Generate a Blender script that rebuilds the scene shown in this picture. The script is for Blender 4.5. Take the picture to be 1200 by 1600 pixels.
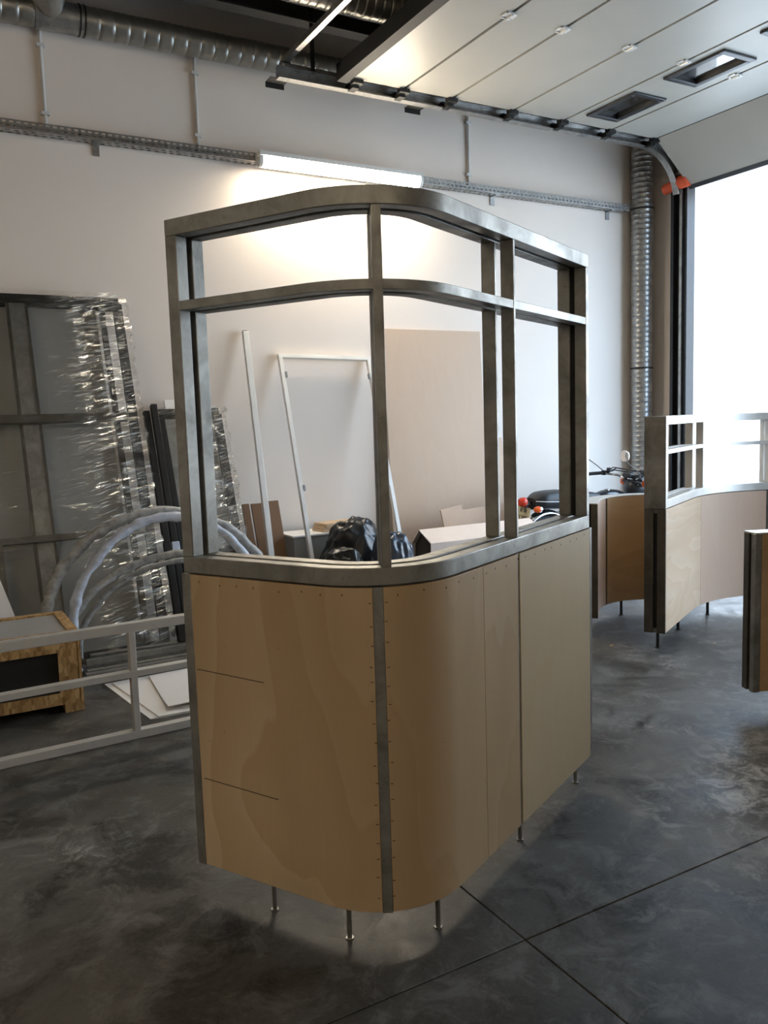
import bpy, bmesh, math, random
from mathutils import Vector, Matrix, Euler, noise
for o in list(bpy.data.objects): bpy.data.objects.remove(o, do_unlink=True)
SC = bpy.context.scene
COL = SC.collection
PI = math.pi
rnd = random.Random(7)

# ------------------------------------------------------------------ camera
YAW, PITCH, ROLL, FPX = math.radians(60.5559), math.radians(6.2705), math.radians(-1.7977), 1290.58
fw = Vector((math.cos(YAW)*math.cos(PITCH), math.sin(YAW)*math.cos(PITCH), -math.sin(PITCH)))
rt = Vector((math.sin(YAW), -math.cos(YAW), 0)); up = rt.cross(fw)
rt2 = math.cos(ROLL)*rt + math.sin(ROLL)*up; up2 = -math.sin(ROLL)*rt + math.cos(ROLL)*up
cam = bpy.data.cameras.new('camera'); camo = bpy.data.objects.new('camera', cam); COL.objects.link(camo)
camo.matrix_world = Matrix(((rt2.x, up2.x, -fw.x, 0), (rt2.y, up2.y, -fw.y, 0), (rt2.z, up2.z, -fw.z, 1.55), (0, 0, 0, 1)))
cam.sensor_fit = 'VERTICAL'; cam.sensor_height = 36; cam.lens = FPX/1600*36; cam.clip_start = .05
SC.camera = camo
# ------------------------------------------------------------------ world, sun, exposure
W = bpy.data.worlds.new('sky'); SC.world = W; W.use_nodes = True
bg = W.node_tree.nodes['Background']; bg.inputs[0].default_value = (.52, .73, 1, 1); bg.inputs[1].default_value = 6.2
sun = bpy.data.lights.new('sun', 'SUN'); sun.energy = 9; sun.angle = .01; sun.color = (1, .95, .87)
so = bpy.data.objects.new('sun', sun); COL.objects.link(so); so.rotation_euler = (math.radians(12), math.radians(-38), 0)
portal = bpy.data.lights.new('door_portal', 'AREA'); portal.shape = 'RECTANGLE'; portal.size = 3.95; portal.size_y = 5.3
po = bpy.data.objects.new('door_portal', portal); COL.objects.link(po); po.location = (7.62, 3.63, 1.97)
po.rotation_euler = (0, math.radians(90), 0); portal.cycles.is_portal = True
VS = SC.view_settings
VS.view_transform = 'Standard'; VS.look = 'None'; VS.gamma = 1; VS.use_curve_mapping = False; VS.exposure = 0.62
WALL_LAMP, FILL_BATTENS = 78.0, 32.0

# ------------------------------------------------------------------ materials
def nodes(name):
    m = bpy.data.materials.new(name); m.use_nodes = True; nt = m.node_tree
    return m, nt, nt.nodes['Principled BSDF']
def N(nt, t, **kw):
    n = nt.nodes.new(t)
    for k, v in kw.items(): setattr(n, k, v)
    return n
def coords(nt, scale=(1, 1, 1), rot=(0, 0, 0)):
    tc = N(nt, 'ShaderNodeTexCoord'); mp = N(nt, 'ShaderNodeMapping')
    mp.inputs['Scale'].default_value = scale; mp.inputs['Rotation'].default_value = rot
    nt.links.new(tc.outputs['Object'], mp.inputs[0]); return mp.outputs[0]
def noi(nt, vec, scale=5, detail=4, rough=.55, dist=0):
    n = N(nt, 'ShaderNodeTexNoise'); n.inputs['Scale'].default_value = scale; n.inputs['Detail'].default_value = detail
    n.inputs['Roughness'].default_value = rough; n.inputs['Distortion'].default_value = dist
    nt.links.new(vec, n.inputs['Vector']); return n.outputs['Fac']
def ramp(nt, fac, stops, mode='LINEAR'):
    r = N(nt, 'ShaderNodeValToRGB'); r.color_ramp.interpolation = mode; e = r.color_ramp.elements
    while len(e) < len(stops): e.new(.5)
    for i, (p, c) in enumerate(stops):
        e[i].position = p; e[i].color = (c, c, c, 1) if not hasattr(c, '__len__') else (*c, 1)
    nt.links.new(fac, r.inputs[0]); return r.outputs[0]
def bump(nt, h, b, strength=.2, dist=.01):
    n = N(nt, 'ShaderNodeBump'); n.inputs['Strength'].default_value = strength; n.inputs['Distance'].default_value = dist
    nt.links.new(h, n.inputs['Height']); nt.links.new(n.outputs[0], b.inputs['Normal'])
def mixc(nt, fac, a, b, mode='MIX'):
    n = N(nt, 'ShaderNodeMix', data_type='RGBA', blend_type=mode)
    if isinstance(fac, (int, float)): n.inputs[0].default_value = fac
    else: nt.links.new(fac, n.inputs[0])
    for i, v in ((6, a), (7, b)):
        if hasattr(v, 'is_linked'): nt.links.new(v, n.inputs[i])
        else: n.inputs[i].default_value = (*v, 1)
    return n.outputs[2]
def maths(nt, op, a, b=None):
    n = N(nt, 'ShaderNodeMath', operation=op)
    for i, v in ((0, a), (1, b)):
        if v is None: continue
        if hasattr(v, 'is_linked'): nt.links.new(v, n.inputs[i])
        else: n.inputs[i].default_value = v
    return n.outputs[0]
def plain(name, col, rough=.5, metal=0, var=.08, scale=6, bmp=0, spec=.5):
    m, nt, b = nodes(name); v = coords(nt)
    f = noi(nt, v, scale, 5)
    c0 = tuple(max(0, x*(1-var)) for x in col); c1 = tuple(min(1, x*(1+var)) for x in col)
    nt.links.new(ramp(nt, f, [(.3, c0), (.7, c1)]), b.inputs['Base Color'])
    b.inputs['Roughness'].default_value = rough; b.inputs['Metallic'].default_value = metal
    b.inputs['Specular IOR Level'].default_value = spec
    if bmp: bump(nt, noi(nt, v, scale*12, 4), b, bmp, .004)
    return m
def steel(name, dark, light, rough=.42, scale=7, metal=.85):
    m, nt, b = nodes(name); v = coords(nt)
    f = noi(nt, v, scale, 7, .65, .6); g = noi(nt, v, scale*9, 3)
    c = ramp(nt, f, [(.28, dark), (.5, tuple((a+c)/2 for a, c in zip(dark, light))), (.72, light)])
    c = mixc(nt, ramp(nt, g, [(.62, 0), (.75, .35)]), c, tuple(x*.55 for x in dark))
    nt.links.new(c, b.inputs['Base Color']); b.inputs['Metallic'].default_value = metal
    nt.links.new(ramp(nt, f, [(.3, rough+.1), (.7, rough-.08)]), b.inputs['Roughness'])
    return m
def plywood(name, lo, mid, hi, axis='z', contrast=1.0, seed=0.0, rough=.55):
    """rotary-cut veneer: stretched noise read as contour bands, plus fine fibre and blotches"""
    m, nt, b = nodes(name)
    st = {'z': (1.0, 1.0, .30), 'h': (.3, .3, 1.25)}[axis]; fi = {'z': (1, 1, .03), 'h': (.03, .03, 1)}[axis]
    v = coords(nt, st); mp = v.node; mp.inputs['Location'].default_value = (seed, seed*1.7, seed*.6)
    f = noi(nt, v, 1.9, 3, .42, .3)
    k = maths(nt, 'FRACT', maths(nt, 'MULTIPLY', f, 9.0))
    band = ramp(nt, k, [(0, 0), (.10, .1), (.75, .6), (.95, 1), (1, 0)])
    c = mixc(nt, maths(nt, 'MULTIPLY', band, .95*contrast), mid, hi)
    c = mixc(nt, ramp(nt, noi(nt, coords(nt, st), 1.4, 3), [(.35, .65*contrast), (.65, 0)]), c, lo)
    c = mixc(nt, maths(nt, 'MULTIPLY', noi(nt, coords(nt, fi), 160, 3), .28), c, lo)
    c = mixc(nt, ramp(nt, noi(nt, coords(nt), 34, 2), [(.72, 0), (.80, .3)]), c, tuple(x*.55 for x in lo))
    nt.links.new(c, b.inputs['Base Color']); b.inputs['Roughness'].default_value = rough
    b.inputs['Specular IOR Level'].default_value = .3
    bump(nt, noi(nt, coords(nt, fi), 200, 3), b, .12, .002)
    return m
def osb_mat():
    m, nt, b = nodes('osb')
    vv = N(nt, 'ShaderNodeTexVoronoi'); vv.inputs['Scale'].default_value = 58; vv.inputs['Randomness'].default_value = 1
    mp = coords(nt, (1, 1, .45), (.5, .3, .8)); nt.links.new(mp, vv.inputs['Vector'])
    sx = N(nt, 'ShaderNodeSeparateColor'); nt.links.new(vv.outputs['Color'], sx.inputs[0])
    c = ramp(nt, sx.outputs[0], [(0, (.20, .105, .035)), (.35, (.36, .21, .075)), (.7, (.47, .29, .11)), (1, (.58, .40, .19))])
    c = mixc(nt, maths(nt, 'MULTIPLY', noi(nt, coords(nt), 25, 4), .4), c, (.25, .14, .05))
    nt.links.new(c, b.inputs['Base Color']); b.inputs['Roughness'].default_value = .6; return m
GLARE_PATCH = ((2.95, 2.19, 0), math.radians(37), (.75, .28, 1))
def concrete():
    m, nt, b = nodes('concrete_floor'); v = coords(nt)
    big = noi(nt, v, .9, 5, .6, .5); med = noi(nt, v, 2.6, 10, .74, .7); fine = noi(nt, v, 60, 5, .72)
    c = ramp(nt, big, [(.36, (.052, .047, .038)), (.5, (.088, .084, .076)), (.64, (.125, .122, .114))])
    c = mixc(nt, ramp(nt, med, [(.40, .9), (.50, .25), (.58, 0)]), c, (.024, .022, .0185))
    c = mixc(nt, ramp(nt, noi(nt, v, 5.5, 10, .76, .6), [(.50, 0), (.62, .55)]), c, (.17, .167, .158))
    c = mixc(nt, ramp(nt, fine, [(.45, 0), (.75, .3)]), c, (.13, .127, .12))
    # chalky worn streaks with a shape of their own
    dust = maths(nt, 'MULTIPLY', ramp(nt, noi(nt, v, 8, 9, .78, .8), [(.50, 0), (.64, 1)]), ramp(nt, noi(nt, v, .9, 3, .5, .3), [(.52, 0), (.62, .75)]))
    c = mixc(nt, dust, c, (.30, .295, .28))
    # long patch of door glare painted over polished streaks before the right-hand counter
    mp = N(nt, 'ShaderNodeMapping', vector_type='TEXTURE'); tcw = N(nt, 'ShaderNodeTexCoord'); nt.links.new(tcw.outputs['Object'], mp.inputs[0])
    mp.inputs['Location'].default_value = GLARE_PATCH[0]; mp.inputs['Rotation'].default_value = (0, 0, GLARE_PATCH[1]); mp.inputs['Scale'].default_value = GLARE_PATCH[2]
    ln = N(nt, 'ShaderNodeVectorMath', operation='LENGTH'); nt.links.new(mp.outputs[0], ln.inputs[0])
    glare = maths(nt, 'MULTIPLY', ramp(nt, ln.outputs['Value'], [(.25, 1), (1, 0)]), ramp(nt, noi(nt, v, 9, 10, .8, .9), [(.46, 0), (.60, 1)]))
    c = mixc(nt, glare, c, (.42, .415, .405))
    nt.links.new(c, b.inputs['Base Color'])
    nt.links.new(ramp(nt, med, [(.38, .34), (.60, .62)]), b.inputs['Roughness'])
    nt.links.new(ramp(nt, med, [(.38, .16), (.60, .34)]), b.inputs['Specular IOR Level'])
    bump(nt, fine, b, .15, .004); return m
def wrap_mat(name, cover=.12, xa=.6, xb=1.5, edge=.45):
    """stretch film: mostly clear, glossy and creased; more layers towards the wrapped edge (object x from xa to xb)"""
    m = bpy.data.materials.new(name); m.use_nodes = True; nt = m.node_tree; nt.nodes.clear()
    out = N(nt, 'ShaderNodeOutputMaterial'); tr = N(nt, 'ShaderNodeBsdfTransparent'); gl = N(nt, 'ShaderNodeBsdfGlossy'); df = N(nt, 'ShaderNodeBsdfDiffuse')
    tr.inputs[0].default_value = (.95, .945, .93, 1)
    gl.inputs['Color'].default_value = (.95, .93, .88, 1); gl.inputs['Roughness'].default_value = .1; df.inputs[0].default_value = (.55, .53, .49, 1)
    r0 = coords(nt, (1, 1, 1), (0, .24, 0)); m3 = N(nt, 'ShaderNodeMapping'); m3.inputs['Scale'].default_value = (1.5, 1.5, 24); nt.links.new(r0, m3.inputs[0])
    h = noi(nt, m3.outputs[0], 5, 6, .68, .25)
    bp = N(nt, 'ShaderNodeBump'); bp.inputs['Strength'].default_value = 1; bp.inputs['Distance'].default_value = .09; nt.links.new(h, bp.inputs['Height'])
    nt.links.new(bp.outputs[0], gl.inputs['Normal'])
    tc = N(nt, 'ShaderNodeTexCoord'); sp = N(nt, 'ShaderNodeSeparateXYZ'); nt.links.new(tc.outputs['Object'], sp.inputs[0])
    mr = N(nt, 'ShaderNodeMapRange'); mr.interpolation_type = 'SMOOTHSTEP'; nt.links.new(sp.outputs[0], mr.inputs[0])
    for k, q in ((1, xa), (2, xb), (3, cover), (4, edge)): mr.inputs[k].default_value = q
    big = ramp(nt, noi(nt, coords(nt, (1, 1, 1.5)), 2.2, 3), [(.35, .3), (.65, 1.3)])
    cov = maths(nt, 'MULTIPLY', maths(nt, 'MULTIPLY', mr.outputs[0], big), ramp(nt, h, [(.46, .10), (.56, .45), (.64, 2.6)]))
    m1 = N(nt, 'ShaderNodeMixShader'); m1.inputs[0].default_value = .86; nt.links.new(df.outputs[0], m1.inputs[1]); nt.links.new(gl.outputs[0], m1.inputs[2])
    m2 = N(nt, 'ShaderNodeMixShader'); nt.links.new(cov, m2.inputs[0])
    nt.links.new(tr.outputs[0], m2.inputs[1]); nt.links.new(m1.outputs[0], m2.inputs[2]); nt.links.new(m2.outputs[0], out.inputs[0]); return m
def glassy(name, rough=.05, tint=(.9, .92, .93)):
    m = bpy.data.materials.new(name); m.use_nodes = True; nt = m.node_tree; nt.nodes.clear()
    out = N(nt, 'ShaderNodeOutputMaterial'); tr = N(nt, 'ShaderNodeBsdfTransparent'); gl = N(nt, 'ShaderNodeBsdfGlossy'); mx = N(nt, 'ShaderNodeMixShader'); fr = N(nt, 'ShaderNodeFresnel')
    tr.inputs[0].default_value = (*tint, 1); gl.inputs['Roughness'].default_value = rough
    nt.links.new(maths(nt, 'ADD', fr.outputs[0], .12), mx.inputs[0]); nt.links.new(tr.outputs[0], mx.inputs[1]); nt.links.new(gl.outputs[0], mx.inputs[2]); nt.links.new(mx.outputs[0], out.inputs[0]); return m
def emit(name, col, s):
    m, nt, b = nodes(name); b.inputs['Base Color'].default_value = (.9, .9, .88, 1)
    b.inputs['Emission Color'].default_value = (*col, 1); b.inputs['Emission Strength'].default_value = s; return m

M = {
 'wall': plain('plaster_wall', (.81, .728, .65), .85, 0, .025, .9, .05),
 'ceil': plain('dark_ceiling_deck', (.055, .055, .055), .6, .2, .15, 4),
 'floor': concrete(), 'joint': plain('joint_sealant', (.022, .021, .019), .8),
 'steel': steel('brushed_steel', (.17, .166, .15), (.38, .375, .345), .42, 7, .6),
 'steel_dim': steel('mill_steel', (.20, .195, .18), (.40, .39, .37), .45),
 'steel_end': steel('brown_oiled_steel', (.085, .075, .062), (.17, .155, .13), .38, 6, .7),
 'alu': plain('satin_aluminium', (.62, .61, .58), .42, .55, .06, 9),
 'dark': plain('blackened_steel', (.018, .017, .016), .5, .3, .2, 9),
 'slot': plain('slot_black', (.008, .008, .008), .7),
 'ply1': plywood('plywood_figured', (.37, .255, .138), (.535, .395, .235), (.64, .50, .33), 'z', 1, 3.1),
 'ply2': plywood('plywood_plain', (.35, .24, .13), (.49, .36, .215), (.55, .42, .26), 'z', .6, 8.3),
 'ply3': plywood('plywood_strip', (.37, .26, .14), (.50, .37, .225), (.58, .45, .29), 'z', .9, 12.9),
 'ply4': plywood('plywood_pale', (.43, .335, .20), (.55, .435, .275), (.59, .475, .31), 'z', .55, 17.7),
 'plyw': plywood('pine_plywood_light', (.52, .36, .22), (.72, .56, .40), (.80, .68, .54), 'h', 1, 4.4),
 'plyc': plywood('bent_plywood_pink', (.50, .34, .24), (.64, .47, .36), (.68, .53, .42), 'z', .4, 6.2),
 'plyo': plywood('pine_plywood_honey', (.36, .22, .11), (.53, .36, .19), (.60, .43, .25), 'h', 1, 9.4),
 'plys': plywood('plywood_sheet', (.50, .36, .25), (.60, .45, .33), (.64, .50, .38), 'z', .35, 2.2),
 'brown': plywood('brown_board', (.13, .072, .038), (.19, .11, .06), (.22, .13, .075), 'z', .5, 2.9),
 'beige': plywood('beige_board', (.48, .33, .2), (.58, .42, .27), (.64, .48, .32), 'h', .5, 5.9),
 'osb': osb_mat(),
 'panel': plain('door_panel_paint', (.39, .372, .325), .42, 0, .03, 3),
 'black': plain('black_paint', (.022, .023, .026), .38, .2, .15, 8),
 'rubber': plain('black_rubber', (.02, .02, .021), .7, 0, .2, 12),
 'galv': steel('galvanised_sheet', (.24, .238, .228), (.48, .475, .46), .36, 10, .85),
 'flex': plain('aluminium_flex_duct', (.34, .33, .30), .34, .8, .12, 14),
 'white': plain('white_coated_tube', (.70, .70, .68), .35, .15, .04, 8),
 'paper': plain('white_sheet', (.78, .76, .74), .6, 0, .03, 3),
 'grey': plain('grey_laminate', (.30, .30, .29), .5, 0, .05, 4),
 'card': plain('cardboard_pale', (.70, .60, .53), .8, 0, .04, 5),
 'carton_shade': plain('carton_inside_shade', (.05, .04, .035), .9),
 'bagk': plain('black_bin_liner', (.015, .016, .017), .28, 0, .2, 10),
 'bagb': plain('blue_black_bin_liner', (.035, .05, .075), .22, 0, .25, 10),
 'orange': plain('orange_rubber', (.72, .10, .03), .5, 0, .08, 9),
 'amber': plain('amber_lens', (.80, .13, .02), .2, 0, .08, 20),
 'red': plain('red_lens', (.55, .045, .02), .18, 0, .1, 20),
 'chrome': plain('chrome', (.80, .81, .83), .1, 1, .02, 9),
 'leather': plain('black_leather', (.012, .012, .013), .5, 0, .2, 30, .1),
 'tank': plain('black_gloss_paint', (.02, .021, .025), .12, 0, .1, 5),
 'plate': plain('plate_yellowish', (.50, .48, .33), .5, 0, .05, 30),
 'ink': plain('plate_ink', (.015, .015, .015), .6),
 'piping': plain('seat_piping', (.72, .72, .72), .4, 0, .05, 20),
 'engine': steel('cast_alloy', (.22, .22, .23), (.45, .45, .46), .45, 14),
 'film': wrap_mat('stretch_film', .07, .80, 1.48, .66),
 'film_dense': wrap_mat('stretch_film_dense', .30, 1.7, 2.2, .7),
 'filmtube': plain('wrapped_tube_plastic', (.33, .335, .33), .25, 0, .35, 22, .5),
 'filmtube2': plain('wrapped_tube_bluish', (.46, .51, .60), .25, 0, .2, 22, .5),
 'pane': glassy('door_pane', .08), 'mirrorglass': plain('mirror_glass', (.85, .87, .9), .03, 1, .01),
 'tube': emit('lamp_diffuser', (1, .87, .68), WALL_LAMP), 'tube_b': emit('batten_diffuser', (1, .82, .58), FILL_BATTENS),
 'facade': plain('outside_render', (.82, .80, .77), .9, 0, .03, 1), 'paving': plain('outside_concrete', (.55, .54, .52), .9, 0, .06, 2),
 'leaf': plain('dry_scrap', (.30, .24, .17), .8),
 'pencil': plain('saw_mark', (.045, .03, .02), .8),
}

# ------------------------------------------------------------------ mesh helpers
class MB:
    def __init__(s): s.v = []; s.f = []
    def quadbox(s, c8):
        n = len(s.v); s.v += [tuple(p) for p in c8]
        s.f += [tuple(n+i for i in q) for q in ((0, 3, 2, 1), (4, 5, 6, 7), (0, 1, 5, 4), (1, 2, 6, 5), (2, 3, 7, 6), (3, 0, 4, 7))]; return s
    def box(s, x0, x1, y0, y1, z0, z1):
        return s.quadbox([(x0, y0, z0), (x1, y0, z0), (x1, y1, z0), (x0, y1, z0), (x0, y0, z1), (x1, y0, z1), (x1, y1, z1), (x0, y1, z1)])
    def obox(s, c, size, rot=(0, 0, 0)):
        R = Euler(rot).to_matrix(); h = [d/2 for d in size]; c = Vector(c)
        return s.quadbox([c + R @ Vector((a*h[0], b*h[1], d*h[2])) for d in (-1, 1) for a, b in ((-1, -1), (1, -1), (1, 1), (-1, 1))])
    def bar(s, a, b, w, h, upv=(0, 0, 1)):
        a = Vector(a); b = Vector(b); t = (b-a).normalized(); sd = t.cross(Vector(upv))
        if sd.length < 1e-4: sd = t.cross(Vector((0, 1, 0)))
        sd.normalize(); u = sd.cross(t); sd *= w/2; u *= h/2
        return s.quadbox([a-sd-u, a+sd-u, b+sd-u, b-sd-u, a-sd+u, a+sd+u, b+sd+u, b-sd+u])
    def tube(s, pts, r, n=10, closed=False, cap=True):
        P = [Vector(p) for p in pts]; m = len(P); R = r if hasattr(r, '__len__') else [r]*m; base = len(s.v); ref = None
        for i, p in enumerate(P):
            if closed: t = P[(i+1) % m]-P[i-1]
            else: t = P[min(i+1, m-1)]-P[max(i-1, 0)]
            t.normalize()
            if ref is None: ref = Vector((0, 0, 1)) if abs(t.z) < .9 else Vector((1, 0, 0))
            a = (ref-t*ref.dot(t)).normalized(); ref = a; b = t.cross(a)
            for k in range(n):
                q = 2*PI*k/n; s.v.append(tuple(p+(a*math.cos(q)+b*math.sin(q))*R[i]))
        for i in range(m if closed else m-1):
            j = (i+1) % m
            for k in range(n):
                l = (k+1) % n; s.f.append((base+i*n+k, base+i*n+l, base+j*n+l, base+j*n+k))
        if cap and not closed:
            s.f.append(tuple(base+k for k in reversed(range(n)))); s.f.append(tuple(base+(m-1)*n+k for k in range(n)))
        return s
    def lathe(s, prof, c=(0, 0, 0), axis='z', n=20):
        base = len(s.v); m = len(prof)
        for r, h in prof:
            for k in range(n):
                q = 2*PI*k/n; a, b = r*math.cos(q), r*math.sin(q)
                p = {'z': (a, b, h), 'x': (h, a, b), 'y': (b, h, a)}[axis]; s.v.append((p[0]+c[0], p[1]+c[1], p[2]+c[2]))
        for i in range(m-1):
            for k in range(n):
                l = (k+1) % n; s.f.append((base+i*n+k, base+i*n+l, base+(i+1)*n+l, base+(i+1)*n+k))
        if prof[0][0] > 1e-5: s.f.append(tuple(base+k for k in reversed(range(n))))
        if prof[-1][0] > 1e-5: s.f.append(tuple(base+(m-1)*n+k for k in range(n)))
        return s
    def prism(s, poly, a, b, axis='y'):
        """poly: 2D outline; extruded from a to b on axis"""
        n = len(poly); base = len(s.v)
        for h in (a, b):
            for p, q in poly: s.v.append({'y': (p, h, q), 'x': (h, p, q), 'z': (p, q, h)}[axis])
        s.f.append(tuple(base+i for i in range(n))); s.f.append(tuple(base+n+i for i in reversed(range(n))))
        for i in range(n): j = (i+1) % n; s.f.append((base+i, base+n+i, base+n+j, base+j))
        return s
    def sweep(s, P, s0, s1, d0, d1, z0, z1):
        """bar along a plan path P: from s0 to s1, depth d0..d1 behind the face, height z0..z1"""
        ss = [s0]+[q for q in P.s if s0+1e-4 < q < s1-1e-4]+[s1]; base = len(s.v)
        for q in ss:
            a = P.at(q, d0); b = P.at(q, d1)
            s.v += [(a[0], a[1], z0), (b[0], b[1], z0), (b[0], b[1], z1), (a[0], a[1], z1)]
        for i in range(len(ss)-1):
            o = base+4*i
            for k in range(4): l = (k+1) % 4; s.f.append((o+k, o+4+k, o+4+l, o+l))
        s.f.append((base, base+1, base+2, base+3)); o = base+4*(len(ss)-1); s.f.append((o+3, o+2, o+1, o))
        return s
    def build(s, name, mat, parent=None, bevel=0, smooth=40, local=False):
        off = Vector((0, 0, 0))
        if parent is not None and not local:
            q = parent
            while q is not None: off += q.location; q = q.parent
        me = bpy.data.meshes.new(name); me.from_pydata([(x-off.x, y-off.y, z-off.z) for x, y, z in s.v], [], s.f)
        bm = bmesh.new(); bm.from_mesh(me); bmesh.ops.recalc_face_normals(bm, faces=bm.faces); bm.to_mesh(me); bm.free()
        me.materials.append(M[mat] if isinstance(mat, str) else mat)
        if smooth:
            me.polygons.foreach_set('use_smooth', [True]*len(me.polygons)); me.set_sharp_from_angle(angle=math.radians(smooth))
        o = bpy.data.objects.new(name, me); COL.objects.link(o)
        if parent is not None: o.parent = parent
        if bevel:
            b = o.modifiers.new('bevel', 'BEVEL'); b.width = bevel; b.segments = 2; b.limit_method = 'ANGLE'; b.angle_limit = math.radians(50)
        return o
class Path:
    def __init__(s, pts, radii, n=16):
        P = [Vector(p) for p in pts]; out = [P[0]]
        for i in range(1, len(P)-1):
            a, b, c = P[i-1:i+2]; u = (a-b).normalized(); v = (c-b).normalized(); ang = math.acos(u.dot(v)); r = radii[i-1]; t = r/math.tan(ang/2)
            p0 = b+u*t; p1 = b+v*t; ce = b+(u+v).normalized()*r/math.sin(ang/2)
            a0 = math.atan2(p0.y-ce.y, p0.x-ce.x); a1 = math.atan2(p1.y-ce.y, p1.x-ce.x); d = (a1-a0+PI) % (2*PI)-PI
            out += [ce+r*Vector((math.cos(a0+d*k/n), math.sin(a0+d*k/n))) for k in range(n+1)]
        out.append(P[-1]); s.p = out; s.s = [0]
        for i in range(1, len(out)): s.s.append(s.s[-1]+(out[i]-out[i-1]).length)
        s.L = s.s[-1]; tg = [(out[i+1]-out[i]).normalized() for i in range(len(out)-1)]
        s.t = [tg[0]]+[(tg[i]+tg[i-1]).normalized() for i in range(1, len(tg))]+[tg[-1]]
    def at(s, q, d=0):
        i = 0
        while i < len(s.s)-2 and s.s[i+1] < q: i += 1
        f = (q-s.s[i])/(s.s[i+1]-s.s[i]); p = s.p[i].lerp(s.p[i+1], f); t = s.t[i].lerp(s.t[i+1], f).normalized()
        return (p.x-t.y*d, p.y+t.x*d)
def tag(o, label=None, cat=None, group=None, kind=None):
    if label: o['label'] = label
    if cat: o['category'] = cat
    if group: o['group'] = group
    if kind: o['kind'] = kind
    return o
def thing(name, label, cat, loc=(0, 0, 0), rot=(0, 0, 0), group=None):
    o = bpy.data.objects.new(name, None); COL.objects.link(o); o.location = loc; o.rotation_euler = rot; o.empty_display_size = .1
    return tag(o, label, cat, group)
def struct(name, mb, mat, parent=None, bevel=0):
    o = mb.build(name, mat, parent, bevel)
    if parent is None: o['kind'] = 'structure'
    return o
def inst(src, name, parent, loc, rot=(0, 0, 0)):
    o = src.copy(); o.name = name; COL.objects.link(o); o.parent = parent; o.location = loc; o.rotation_euler = rot; return o

# ------------------------------------------------------------------ the hall
X0, XD, Y0, YW, ZC = -6.0, 7.42, -6.0, 6.90, 5.45
floor = struct('floor', MB().box(X0-.2, XD+.42, Y0-.2, YW+.2, -.12, -.012), 'joint')
gx = [X0-.1, -3.6, 1.467, 6.5, XD+.40]; gy = [Y0-.1, -3.2, 1.823, 6.86, YW+.1]
for i in range(4):
    for j in range(4):
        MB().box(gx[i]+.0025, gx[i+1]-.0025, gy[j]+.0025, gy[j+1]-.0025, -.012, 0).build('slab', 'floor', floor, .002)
struct('wall_back', MB().box(X0-.2, XD+.4, YW, YW+.25, 0, ZC+.3), 'wall')
struct('wall_left', MB().box(X0-.25, X0, Y0, YW, 0, ZC+.3), 'wall')
struct('wall_front', MB().box(X0-.2, XD+.4, Y0-.25, Y0, 0, ZC+.3), 'wall')
OY0, OY1, OZ = 1.0, 6.27, 3.93
wr = struct('wall_right', MB().box(XD, XD+.38, OY1, YW, 0, ZC+.3).box(XD, XD+.38, Y0, OY0, 0, ZC+.3).box(XD, XD+.38, OY0, OY1, OZ, ZC+.3), 'wall')
cl = MB().box(X0-.2, XD+.4, Y0-.2, YW+.2, ZC+.06, ZC+.2)
ceil = struct('ceiling', cl, 'ceil')
k = 0; y = 3.6
while y < YW-.1:                                   # trapezoid ribs of the metal deck in view
    MB().prism([(y, ZC+.06), (y+.04, ZC), (y+.12, ZC), (y+.16, ZC+.06)], X0, XD, 'x').build('deck_rib', 'ceil', ceil, 0, 0); y += .26
# steel joists under the deck, along the back wall
for yy, zz, hh in ((6.34, 4.72, .2), (5.25, 5.05, .24)):
    o = MB().box(X0, XD, yy-.06, yy+.06, zz, zz+.015).box(X0, XD, yy-.006, yy+.006, zz+.015, ZC).build('roof_beam', 'ceil')
    tag(o, 'dark steel roof beam just above the flexible wall duct' if yy > 6 else 'dark steel roof beam farther from the wall, above the door track', 'beam')
# outside
tag(MB().box(XD+.42, 40, -30, 40, -.1, -.012).build('outside_ground', 'paving'), kind='structure')
ob = thing('outside_building', 'pale sunlit building seen through the open door', 'building', (22, 8, 0))
MB().box(22, 26, -12, 34, -.012, 9).build('wall', 'facade', ob)
MB().box(21.9, 22.0, -12, 34, 5.6, 5.72).build('cornice', 'wall', ob)

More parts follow.
